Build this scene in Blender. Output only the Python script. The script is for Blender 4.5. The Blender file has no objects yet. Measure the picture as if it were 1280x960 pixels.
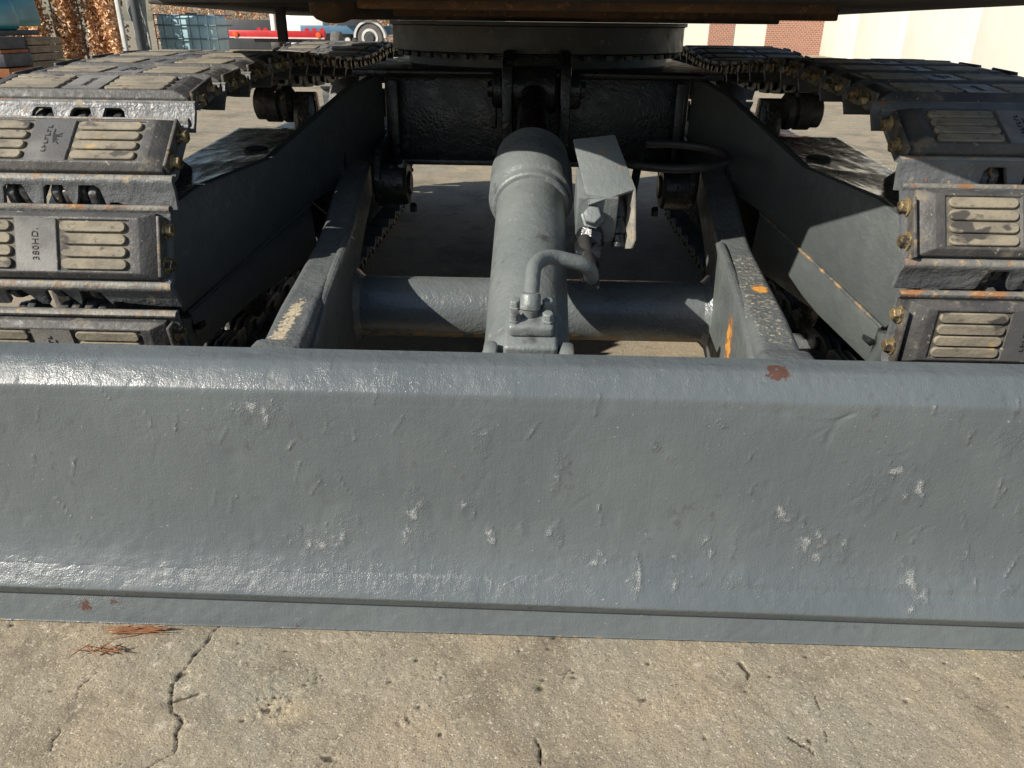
import bpy, bmesh, math, random
import numpy as np
from mathutils import Matrix, Vector
R = math.radians
random.seed(7); RNG = np.random.default_rng(7)
scene = bpy.context.scene
COL = scene.collection

# ------------------------------------------------------------------ camera, sky, sun, exposure
cam = bpy.data.cameras.new('Camera'); cam_o = bpy.data.objects.new('Camera', cam); COL.objects.link(cam_o)
cam.sensor_width = 36.0; cam.lens = 27.0; cam.clip_start = 0.02; cam.clip_end = 500
Fv = Vector((-0.02299557, 0.90407746, -0.42674953)); Rv = Vector((0.99947449, 0.03054456, 0.01085218)); Uv = Rv.cross(Fv)
cam_o.matrix_world = Matrix(((Rv.x, Uv.x, -Fv.x, 0), (Rv.y, Uv.y, -Fv.y, 0), (Rv.z, Uv.z, -Fv.z, 0.83), (0, 0, 0, 1)))
scene.camera = cam_o
SUN = Vector((-1.25, -0.85, 1.0)).normalized()
world = bpy.data.worlds.new('World'); scene.world = world; world.use_nodes = True
wn = world.node_tree; bg = wn.nodes['Background']
sky = wn.nodes.new('ShaderNodeTexSky'); sky.sky_type = 'NISHITA'; sky.sun_disc = False
sky.sun_elevation = math.asin(SUN.z); sky.sun_rotation = math.atan2(SUN.x, SUN.y)
wn.links.new(sky.outputs[0], bg.inputs[0]); bg.inputs[1].default_value = 0.075
sl = bpy.data.lights.new('Sun', 'SUN'); sl.energy = 5.0; sl.angle = R(0.53); sl.color = (1.0, 0.93, 0.83)
so = bpy.data.objects.new('Sun', sl); COL.objects.link(so); so.rotation_euler = SUN.to_track_quat('Z', 'Y').to_euler()
vs = scene.view_settings; vs.view_transform = 'Standard'; vs.look = 'None'; vs.exposure = 0.48; vs.gamma = 1.0

# ------------------------------------------------------------------ noise helpers (numpy)
def _hash(ix, iy, seed):
    h = (ix * 374761393 + iy * 668265263 + seed * 974711) & 0x7fffffff
    h = ((h ^ (h >> 13)) * 1274126177) & 0x7fffffff
    return ((h ^ (h >> 16)) & 0xffff) / 65535.0
def vnoise(x, y, seed=0):
    ix = np.floor(x).astype(np.int64); iy = np.floor(y).astype(np.int64)
    fx = x - ix; fy = y - iy; fx = fx*fx*(3-2*fx); fy = fy*fy*(3-2*fy)
    a = _hash(ix, iy, seed); b = _hash(ix+1, iy, seed); c = _hash(ix, iy+1, seed); d = _hash(ix+1, iy+1, seed)
    return (a*(1-fx)+b*fx)*(1-fy) + (c*(1-fx)+d*fx)*fy
def fbm(x, y, seed=0, o=4):
    s = 0; a = .5
    for k in range(o): s = s + a*vnoise(x*2**k, y*2**k, seed+k*17); a *= .5
    return s
def seg_dist(px, py, pts):
    d = np.full(px.shape, 9.0)
    for (x0, y0), (x1, y1) in zip(pts[:-1], pts[1:]):
        vx, vy = x1-x0, y1-y0; t = np.clip(((px-x0)*vx+(py-y0)*vy)/(vx*vx+vy*vy+1e-12), 0, 1)
        d = np.minimum(d, np.hypot(px-x0-t*vx, py-y0-t*vy))
    return d

# ------------------------------------------------------------------ materials
def smooth(N, L, fac, lo, hi):
    m = N.new('ShaderNodeMapRange'); m.interpolation_type = 'SMOOTHSTEP'
    m.inputs[1].default_value = lo; m.inputs[2].default_value = hi
    L.new(fac, m.inputs[0]); return m.outputs[0]
def noise(N, L, vec, scale, detail=4, rough=.55, dist=0):
    n = N.new('ShaderNodeTexNoise'); n.inputs['Scale'].default_value = scale; n.inputs['Detail'].default_value = detail
    n.inputs['Roughness'].default_value = rough; n.inputs['Distortion'].default_value = dist
    L.new(vec, n.inputs['Vector']); return n.outputs['Fac']
def mixc(N, L, f, a, b):
    m = N.new('ShaderNodeMix'); m.data_type = 'RGBA'
    if isinstance(f, float): m.inputs[0].default_value = f
    else: L.new(f, m.inputs[0])
    for s, v in ((6, a), (7, b)):
        if isinstance(v, tuple): m.inputs[s].default_value = (*v, 1)
        else: L.new(v, m.inputs[s])
    return m.outputs[2]
def mixf(N, L, f, a, b):
    m = N.new('ShaderNodeMix'); L.new(f, m.inputs[0])
    for s, v in ((2, a), (3, b)):
        if isinstance(v, (int, float)): m.inputs[s].default_value = v
        else: L.new(v, m.inputs[s])
    return m.outputs[0]
def math2(N, L, op, a, b):
    m = N.new('ShaderNodeMath'); m.operation = op
    for s, v in ((0, a), (1, b)):
        if isinstance(v, (int, float)): m.inputs[s].default_value = v
        else: L.new(v, m.inputs[s])
    return m.outputs[0]
def pmat(name, c1, c2=None, scale=12, rough=.5, rough2=None, metal=0.0, layers=(), bumps=(), stretch=None, spec=.5, coat=0, rough_attr=None):
    """layers: (colour, noise scale, lo, hi, roughness, attribute or None); bumps: (scale, distance, detail)"""
    m = bpy.data.materials.new(name); m.use_nodes = True; N = m.node_tree.nodes; L = m.node_tree.links
    p = N['Principled BSDF']; g = N.new('ShaderNodeNewGeometry'); vec = g.outputs['Position']
    if stretch:
        mp = N.new('ShaderNodeMapping'); mp.inputs['Scale'].default_value = stretch; L.new(vec, mp.inputs[0]); vec = mp.outputs[0]
    c2 = c2 or tuple(x*.75 for x in c1)
    f = noise(N, L, vec, scale, 3, .6)
    col = mixc(N, L, smooth(N, L, f, .35, .65), c1, c2)
    f2 = noise(N, L, vec, scale*3.7, 2, .6)
    rg = mixf(N, L, smooth(N, L, f2, .3, .7), rough, rough2 if rough2 is not None else min(1, rough*1.4))
    for (lc, ls, lo, hi, lr, at) in layers:
        k = noise(N, L, vec, ls, 3, .65, .0)
        if at:
            a = N.new('ShaderNodeAttribute'); a.attribute_name = at; k = math2(N, L, 'MULTIPLY', k, a.outputs['Fac'])
        k = smooth(N, L, k, lo, hi)
        col = mixc(N, L, k, col, lc); rg = mixf(N, L, k, rg, lr)
    L.new(col, p.inputs['Base Color']); L.new(rg, p.inputs['Roughness'])
    p.inputs['Metallic'].default_value = metal; p.inputs['Specular IOR Level'].default_value = spec
    if coat: p.inputs['Coat Weight'].default_value = coat; p.inputs['Coat Roughness'].default_value = .12
    prev = None
    for (bs, bd, det) in bumps:
        b = N.new('ShaderNodeBump'); b.inputs['Distance'].default_value = bd; b.inputs['Strength'].default_value = 1.0
        L.new(noise(N, L, vec, bs, min(det, 2), .6), b.inputs['Height'])
        if prev: L.new(prev, b.inputs['Normal'])
        prev = b.outputs[0]
    if rough_attr:
        mp = N.new('ShaderNodeMapping'); mp.inputs['Scale'].default_value = (260, 60, 9); L.new(g.outputs['Position'], mp.inputs[0]); b = N.new('ShaderNodeBump'); b.inputs['Distance'].default_value = .0002
        L.new(noise(N, L, mp.outputs[0], 1.0, 2, .6), b.inputs['Height']); L.new(prev, b.inputs['Normal']); prev = b.outputs[0]
        a = N.new('ShaderNodeAttribute'); a.attribute_name = rough_attr; b = N.new('ShaderNodeBump'); b.inputs['Distance'].default_value = .0028
        L.new(math2(N, L, 'MULTIPLY', noise(N, L, vec, 520, 2, .6), a.outputs['Fac']), b.inputs['Height']); L.new(prev, b.inputs['Normal']); prev = b.outputs[0]
    if prev: L.new(prev, p.inputs['Normal'])
    return m
RUST = (.34, .12, .025); RUSTY = (.55, .27, .05)
M = {}
M['blade'] = pmat('blade_paint', (.112, .129, .135), (.096, .112, .119), 4, .26, .40, layers=(
    ((.30, .31, .305), 560, .27, .55, .36, 'chip_glint'), ((.30, .31, .30), 210, .70, .735, .4, None), ((.30, .19, .085), 160, .26, .46, .7, 'ochre'), ((.075, .034, .024), 90, .3, .42, .85, 'rust'),  # chips include painted glints; the all-over pale specks are sparkle put into the colour
    ((.075, .085, .088), 30, .62, .75, .6, None)),
    bumps=((14, .0016, 2), (120, .0005, 2), (420, .0005, 2)), rough_attr='chip_glint')
M['grey'] = pmat('grey_machine_paint', (.155, .172, .168), (.132, .150, .150), 8, .33, .5, layers=(
    (RUST, 26, .68, .73, .8, None), ((.28, .27, .23), 70, .64, .76, .6, None), ((.06, .062, .06), 14, .60, .74, .3, None)), bumps=((45, .002, 4), (280, .0007, 4)))
M['tube'] = pmat('grey_tube_paint', (.125, .14, .138), (.10, .115, .12), 8, .25, .4, layers=(
    ((.36, .25, .13), 40, .40, .55, .8, 'rust'),), bumps=((75, .0018, 4), (200, .0012, 4)), coat=.2)
M['arm'] = pmat('arm_paint', (.115, .128, .126), (.095, .105, .106), 9, .35, .55, layers=(
    ((.40, .34, .23), 130, .32, .44, .8, 'wear'), ((.22, .09, .035), 60, .28, .40, .85, 'rust'), (RUSTY, 75, .38, .52, .85, 'rust')), bumps=((60, .003, 4), (260, .001, 4)))
M['chassis'] = pmat('dark_chassis_paint', (.016, .018, .020), (.011, .0125, .014), 6, .25, .45, layers=(
    ((.10, .085, .06), 24, .62, .75, .8, None),), bumps=((38, .0022, 4), (140, .0014, 4)))
M['plate'] = pmat('frame_side_paint', (.078, .088, .087), (.068, .077, .078), 7, .35, .5, layers=(
    ((.36, .22, .08), 45, .22, .36, .8, 'rust'),), bumps=((30, .003, 4), (260, .0007, 4)))
M['frametop'] = pmat('frame_top_grime', (.15, .145, .13), (.09, .09, .085), 14, .22, .38, layers=(
    ((.20, .18, .145), 45, .58, .75, .6, None),), bumps=((22, .0018, 5), (90, .0008, 5)), coat=.5)
M['rubber'] = pmat('track_pad_rubber', (.045, .045, .045), (.072, .070, .066), 18, .5, .7, layers=(
    ((.17, .15, .115), 22, .56, .74, .9, None), ((.30, .27, .22), 90, .64, .72, .9, None)), bumps=((120, .0012, 4), (500, .0004, 3)))
M['panel'] = pmat('pad_centre_rubber', (.07, .071, .071), (.20, .195, .18), 7, .55, .75, bumps=((200, .0006, 4),))
M['pocket'] = pmat('dusty_pocket_rubber', (.15, .135, .105), (.08, .075, .062), 40, .8, .9, bumps=((200, .001, 2),))
M['tread'] = pmat('worn_tread_rubber', (.25, .22, .16), (.17, .152, .115), 30, .75, .9, layers=(
    ((.055, .05, .045), 16, .58, .62, .8, None), ((.50, .30, .08), 13, .66, .74, .8, None), ((.12, .105, .08), 70, .58, .68, .9, None)), bumps=((160, .0012, 5),), stretch=(.6, 1, 1))
M['shoe'] = pmat('track_shoe_steel', (.125, .132, .135), (.09, .096, .10), 14, .35, .55, layers=(
    ((.26, .23, .17), 30, .60, .75, .85, None), (RUST, 34, .68, .74, .8, None)), bumps=((70, .0025, 4), (300, .0007, 4)))
M['lip'] = pmat('rusty_shoe_edge', (.22, .21, .18), (.13, .13, .12), 22, .55, .75, layers=(
    ((.27, .13, .055), 17, .52, .68, .85, None), ((.36, .25, .12), 60, .57, .70, .85, None)), bumps=((120, .002, 4),))
M['bolt'] = pmat('zinc_yellow_bolt', (.34, .27, .14), (.17, .12, .06), 60, .35, .55, metal=.5, layers=((( .04, .034, .028), 55, .48, .62, .8, None),), bumps=((300, .0006, 3),))
M['endplate'] = pmat('pad_end_plate', (.10, .095, .085), (.05, .045, .04), 40, .45, .6, layers=((( .22, .15, .08), 60, .58, .68, .8, None),), bumps=((200, .0008, 4),))
M['link'] = pmat('chain_link_steel', (.10, .10, .098), (.05, .05, .05), 25, .35, .6, metal=.3, layers=(((.30, .22, .13), 40, .6, .7, .8, None),), bumps=((90, .002, 4),))
M['grease'] = pmat('oily_black_metal', (.018, .018, .019), (.03, .027, .022), 25, .2, .4, bumps=((60, .004, 4),), coat=.3)
M['rod'] = pmat('black_chrome_rod', (.09, .09, .092), (.12, .115, .105), 14, .12, .25, metal=.9, layers=(((.10, .09, .07), 30, .6, .72, .6, None),), bumps=((80, .0006, 3),))
M['hose'] = pmat('hose_rubber', (.022, .022, .023), (.035, .034, .032), 30, .4, .55, bumps=((250, .0006, 3),))
M['upper'] = pmat('underside_grime', (.022, .020, .018), (.035, .029, .022), 7, .6, .8, layers=(((.09, .045, .018), 9, .56, .68, .85, None),), bumps=((30, .006, 5),))
M['upperrust'] = pmat('rusty_underside_rail', (.11, .055, .022), (.05, .03, .017), 9, .7, .85, layers=(((.20, .10, .04), 60, .57, .68, .9, None),), bumps=((60, .004, 5),))
M['turntable'] = pmat('turntable_paint', (.034, .036, .037), (.025, .027, .028), 5, .4, .5, layers=(((.15, .14, .11), 30, .62, .74, .8, None),), bumps=((80, .0012, 4),))
M['black'] = pmat('matt_black', (.012, .012, .012), (.02, .02, .02), 20, .7, .8)
M['letter'] = pmat('moulded_letter_black', (.016, .016, .016), (.02, .02, .02), 60, .7, .8)
M['coverin'] = pmat('worn_cover_edge', (.26, .245, .20), (.16, .155, .14), 40, .7, .85, layers=(((.30, .12, .03), 30, .6, .7, .9, None),), bumps=((120, .0015, 4),))
M['concrete'] = pmat('yard_concrete', (.315, .262, .185), (.255, .235, .180), 3.2, .85, .95, layers=(
    ((.15, .135, .10), 2.3, .46, .72, .95, None), ((.19, .165, .12), 9, .50, .72, .95, None), ((.36, .30, .20), 5, .56, .72, .95, None), ((.44, .385, .30), 45, .58, .75, .95, None), ((.15, .125, .09), 210, .63, .70, .95, None),
    ((.56, .50, .40), 300, .58, .68, .95, None), ((.10, .085, .06), 420, .56, .66, .95, None), ((.085, .07, .05), 80, .12, .34, .95, 'pit')),
    bumps=((90, .0014, 2), (380, .0009, 2)), spec=.25)
# background materials
M['leaf'] = pmat('dry_beech_leaf', (.66, .40, .21), (.44, .22, .10), 9, .5, .7, layers=(((.80, .66, .48), 14, .54, .64, .6, None),))
M['wood'] = pmat('weathered_wood', (.30, .23, .15), (.20, .15, .10), 9, .8, .9, bumps=((40, .004, 4),))
M['beam'] = pmat('dark_steel_beam', (.05, .055, .065), (.03, .033, .04), 6, .5, .7)
M['rustbeam'] = pmat('rusty_flange', (.33, .12, .04), (.22, .08, .03), 8, .8, .9)
M['teal'] = pmat('teal_panel_paint', (.010, .20, .23), (.008, .16, .19), 3, .3, .4, coat=.3)
M['white'] = pmat('white_sheet', (.78, .77, .73), (.72, .71, .67), 2, .6, .7)
M['render'] = pmat('white_wall_render', (.68, .66, .585), (.64, .62, .545), 1.2, .8, .9)
M['pink'] = pmat('pale_label', (.70, .58, .56), (.62, .5, .48), 9, .6, .7)
M['ibc'] = pmat('tote_plastic', (.34, .52, .55), (.42, .60, .62), 4, .3, .4, spec=.6)
M['cage'] = pmat('galvanised_tube', (.16, .22, .25), (.12, .17, .20), 12, .35, .5, metal=.4)
M['red'] = pmat('red_trailer_paint', (.55, .025, .03), (.45, .02, .025), 3, .35, .5)
M['blue'] = pmat('blue_trailer_paint', (.075, .16, .25), (.06, .13, .21), 3, .4, .5)
M['sky_blue'] = pmat('light_blue_panel', (.22, .50, .62), (.18, .42, .55), 3, .4, .5)
M['lamp'] = pmat('amber_lamp_lens', (.75, .14, .03), (.6, .09, .02), 40, .25, .35)
M['tyre'] = pmat('tyre_rubber', (.13, .125, .115), (.09, .087, .08), 8, .8, .9)
M['rim'] = pmat('grey_rim', (.10, .10, .10), (.06, .06, .06), 8, .5, .6)
M['guard'] = pmat('pale_mudguard', (.62, .62, .60), (.5, .5, .48), 6, .5, .6)
M['dark'] = pmat('dark_grey_sheet', (.05, .055, .06), (.035, .04, .045), 3, .6, .7)
M['mat'] = pmat('grey_membrane', (.26, .27, .27), (.16, .17, .17), 4, .5, .6, bumps=((6, .05, 3),))
M['moss'] = pmat('mossy_ground', (.16, .17, .05), (.10, .11, .03), 4, .9, .95)
M['needle'] = pmat('dry_pine_needle', (.27, .125, .05), (.19, .08, .035), 40, .7, .8)
# brick
def brick_mat():
    m = bpy.data.materials.new('red_brickwork'); m.use_nodes = True; N = m.node_tree.nodes; L = m.node_tree.links
    b = N.new('ShaderNodeTexBrick'); b.inputs['Scale'].default_value = 4.5
    b.inputs['Color1'].default_value = (.30, .13, .085, 1); b.inputs['Color2'].default_value = (.24, .10, .07, 1); b.inputs['Mortar'].default_value = (.5, .42, .34, 1)
    b.inputs['Mortar Size'].default_value = .02
    g = N.new('ShaderNodeNewGeometry'); mp = N.new('ShaderNodeMapping'); mp.inputs['Rotation'].default_value = (R(90), 0, 0)
    L.new(g.outputs['Position'], mp.inputs[0]); L.new(mp.outputs[0], b.inputs['Vector'])
    L.new(b.outputs['Color'], N['Principled BSDF'].inputs['Base Color']); N['Principled BSDF'].inputs['Roughness'].default_value = .9
    return m
M['brick'] = brick_mat()

# ------------------------------------------------------------------ mesh helpers
class B:
    def __init__(s): s.bm = bmesh.new()
    def _v(s, pts): return [s.bm.verts.new(p) for p in pts]
    def box(s, c, size, rot=None, mi=0):
        h = [x/2 for x in size]; mt = Matrix.Translation(c) @ (rot.to_4x4() if rot else Matrix())
        v = s._v([mt @ Vector((x*h[0], y*h[1], z*h[2])) for x in (-1, 1) for y in (-1, 1) for z in (-1, 1)])
        for q in ((0, 1, 3, 2), (4, 6, 7, 5), (0, 4, 5, 1), (2, 3, 7, 6), (0, 2, 6, 4), (1, 5, 7, 3)):
            s.bm.faces.new([v[i] for i in q]).material_index = mi
        return s
    def hexa(s, p):           # 8 points: bottom ring 0-3, top ring 4-7
        v = s._v(p)
        for q in ((3, 2, 1, 0), (4, 5, 6, 7), (0, 1, 5, 4), (1, 2, 6, 5), (2, 3, 7, 6), (3, 0, 4, 7)): s.bm.faces.new([v[i] for i in q])
        return s
    def prism(s, pts, d):     # closed 3D outline + extrusion vector
        d = Vector(d); a = s._v([Vector(p) for p in pts]); b = s._v([Vector(p)+d for p in pts]); n = len(pts)
        s.bm.faces.new(a); s.bm.faces.new(b[::-1])
        for i in range(n): s.bm.faces.new([a[i], b[i], b[(i+1) % n], a[(i+1) % n]])
        return s
    def lathe(s, o, axis, prof, n=32, close=True):   # prof = [(s along axis, radius)]
        o = Vector(o); ax = Vector(axis).normalized(); u = ax.orthogonal().normalized(); w = ax.cross(u); rings = []
        for (t, r) in prof:
            if r < 1e-6: rings.append(s._v([o+ax*t]))
            else: rings.append(s._v([o+ax*t+(u*math.cos(2*math.pi*k/n)+w*math.sin(2*math.pi*k/n))*r for k in range(n)]))
        prs = list(zip(rings[:-1], rings[1:]))
        for a, b in prs:
            for k in range(n):
                k2 = (k+1) % n
                if len(a) == 1 and len(b) == 1: continue
                if len(a) == 1: s.bm.faces.new([a[0], b[k], b[k2]])
                elif len(b) == 1: s.bm.faces.new([a[k], a[k2], b[0]])
                else: s.bm.faces.new([a[k], a[k2], b[k2], b[k]])
        if close:
            for rg in (rings[0], rings[-1]):
                if len(rg) > 1: s.bm.faces.new(rg)
        return s
    def tube(s, path, r, n=12, cap=True):
        P = [Vector(p) for p in path]; rings = []; u = None
        for i, p in enumerate(P):
            t = (P[min(i+1, len(P)-1)]-P[max(i-1, 0)]).normalized()
            u = (u - t*u.dot(t)).normalized() if u is not None else t.orthogonal().normalized()
            w = t.cross(u); rr = r[i] if isinstance(r, (list, tuple)) else r
            rings.append(s._v([p+(u*math.cos(2*math.pi*k/n)+w*math.sin(2*math.pi*k/n))*rr for k in range(n)]))
        for a, b in zip(rings[:-1], rings[1:]):
            for k in range(n): s.bm.faces.new([a[k], a[(k+1) % n], b[(k+1) % n], b[k]])
        if cap: s.bm.faces.new(rings[0]); s.bm.faces.new(rings[-1])
        return s
    def mesh(s, name, mats, bev=0, seg=2, ang=35, sharp=38):
        bmesh.ops.recalc_face_normals(s.bm, faces=s.bm.faces[:])
        if bev:
            es = [e for e in s.bm.edges if len(e.link_faces) == 2 and e.calc_face_angle(0) > R(ang)]
            bmesh.ops.bevel(s.bm, geom=es, offset=bev, segments=seg, affect='EDGES', clamp_overlap=True, profile=.5)
        me = bpy.data.meshes.new(name); s.bm.to_mesh(me); s.bm.free()
        for m in (mats if isinstance(mats, (list, tuple)) else [mats]): me.materials.append(m)
        me.polygons.foreach_set('use_smooth', [True]*len(me.polygons)); me.set_sharp_from_angle(angle=R(sharp))
        return me
def link(name, me, parent=None, loc=None, mtx=None):
    o = bpy.data.objects.new(name, me); COL.objects.link(o)
    if parent is not None:
        o.parent = parent
        if mtx is not None: o.matrix_local = mtx
        elif loc is not None: o.location = loc
        elif parent.type == 'EMPTY': o.location = -parent.location
    elif mtx is not None: o.matrix_world = mtx
    elif loc is not None: o.location = loc
    return o
def add(name, b, mat, parent=None, bev=0, **k): return link(name, b.mesh(name, mat, bev, **k), parent)
def thing(name, label, cat, loc=(0, 0, 0), group=None):
    o = bpy.data.objects.new(name, None); COL.objects.link(o); o.location = loc; o.empty_display_size = .1
    o['label'] = label; o['category'] = cat
    if group: o['group'] = group
    return o
def tag(o, label, cat, group=None):
    o['label'] = label; o['category'] = cat
    if group: o['group'] = group
    return o
def grid_mesh(name, V, mats, cyc=False, cap=False):
    """V: array (rows, cols, 3)"""
    r, c, _ = V.shape; idx = np.arange(r*c).reshape(r, c)
    i2 = np.vstack([idx, idx[:1]]) if cyc else idx
    F = np.stack([i2[:-1, :-1], i2[:-1, 1:], i2[1:, 1:], i2[1:, :-1]], -1).reshape(-1, 4).tolist()
    if cap: F += [idx[:, 0].tolist(), idx[::-1, -1].tolist()]
    me = bpy.data.meshes.new(name); me.from_pydata(V.reshape(-1, 3).tolist(), [], F); me.validate()
    for m in mats: me.materials.append(m)
    me.polygons.foreach_set('use_smooth', [True]*len(me.polygons)); return me
def attr(me, name, vals):
    a = me.attributes.new(name, 'FLOAT', 'POINT'); a.data.foreach_set('value', np.asarray(vals, dtype=np.float32).ravel())
def recalc(me):
    bm = bmesh.new(); bm.from_mesh(me); bmesh.ops.recalc_face_normals(bm, faces=bm.faces[:]); bm.to_mesh(me); bm.free()
def arcpts(p0, p1, p2, n=8):   # quadratic bend
    p0, p1, p2 = Vector(p0), Vector(p1), Vector(p2)
    return [p0*(1-t)**2+p1*2*t*(1-t)+p2*t*t for t in [i/n for i in range(n+1)]]
def rounded(path, rad, n=6):
    P = [Vector(p) for p in path]; out = [P[0]]
    for a, b, c in zip(P[:-2], P[1:-1], P[2:]):
        r = min(rad, (a-b).length*.49, (c-b).length*.49)
        out += arcpts(b+(a-b).normalized()*r, b, b+(c-b).normalized()*r, n)
    return out+[P[-1]]

# ------------------------------------------------------------------ ground
def build_ground():
    xs = np.concatenate([-np.geomspace(120, 1.3, 26), np.arange(-.95, .9501, .0024), np.geomspace(1.3, 120, 26)])
    ys = np.concatenate([[-60, -20, -6, -2, -.5, .2], np.arange(.55, .96, .0024), np.geomspace(1.0, 200, 46)])
    X, Y = np.meshgrid(xs, ys); w = ((np.abs(X) < .96) & (Y > .52) & (Y < .97)).astype(float)
    Z = (fbm(X*14, Y*14, 3)-.5)*.005 + (fbm(X*70, Y*70, 9)-.5)*.0014 + (fbm(X*230, Y*230, 21, 2)-.5)*.0013
    pit = np.zeros_like(X)
    cracks = [([(-.455, .90), (-.466, .875), (-.470, .850), (-.477, .833), (-.479, .802), (-.483, .77), (-.474, .738), (-.462, .722), (-.446, .707), (-.447, .69), (-.436, .664), (-.462, .637), (-.50, .60)], .0013, .0045),
              ([(-.474, .738), (-.45, .75), (-.44, .757)], .002, .004), ([(-.60, .79), (-.61, .76), (-.605, .73)], .0007, .002), ([(-.59, .66), (-.60, .69)], .001, .003),
              ([(.02, .70), (.024, .665)], .0016, .005), ([(-.36, .84), (-.33, .836)], .0008, .002),
              ([(.31, .84), (.322, .822), (.318, .812)], .0022, .004), ([(.345, .72), (.365, .70), (.372, .688)], .001, .003), ([(.40, .79), (.405, .75), (.392, .71)], .0006, .002)]
    wob = (fbm(X*70, Y*70, 31)-.5)*.012
    for pts, wd, dp in cracks:
        d = seg_dist(X+wob, Y+wob[::-1], pts); k = np.exp(-(d/wd)**2); Z -= dp*k*w; pit = np.maximum(pit, k*1.15)
    for (cx, cy, r, dp) in [(-.332, .744, .048, .0035), (-.345, .735, .030, .003), (-.29, .791, .030, .003), (-.305, .77, .02, .002), (.066, .81, .026, .003), (-.40, .815, .02, .004), (-.12, .795, .024, .004), (-.13, .815, .02, .003),
                            (.01, .80, .012, .005), (-.03, .775, .010, .004), (.13, .745, .018, .004), (.165, .77, .015, .003), (-.01, .68, .013, .005), (-.24, .66, .02, .004), (.02, .675, .014, .006), (.37, .715, .02, .003), (-.15, .72, .02, .003)]:
        d = np.hypot(X-cx, (Y-cy)*1.15); e = fbm(X*210, Y*210, int(cx*1000) & 255, 2)
        k = np.clip(1-d/r, 0, 1)*np.clip((e-.42)*8, 0, 1); Z -= dp*k*w; pit = np.maximum(pit, k)
    n = 170
    for cx, cy, r in zip(RNG.uniform(-.95, .95, n), RNG.uniform(.52, .93, n), RNG.exponential(.0011, n)+.0013):
        k = np.exp(-((X-cx)**2+(Y-cy)**2)/r**2); Z -= min(r*.8, .004)*k*w; pit = np.maximum(pit, k*.8*(r > .0025))
    Z = Z*w; Z[w == 0] = 0
    Z -= np.where(w > 0, .004, .004)
    me = grid_mesh('concrete_ground', np.stack([X, Y, Z], -1), [M['concrete']]); attr(me, 'pit', pit*w)
    o = link('concrete_ground', me); o['kind'] = 'structure'; o['label'] = 'tan cracked concrete yard floor'
build_ground()

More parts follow.
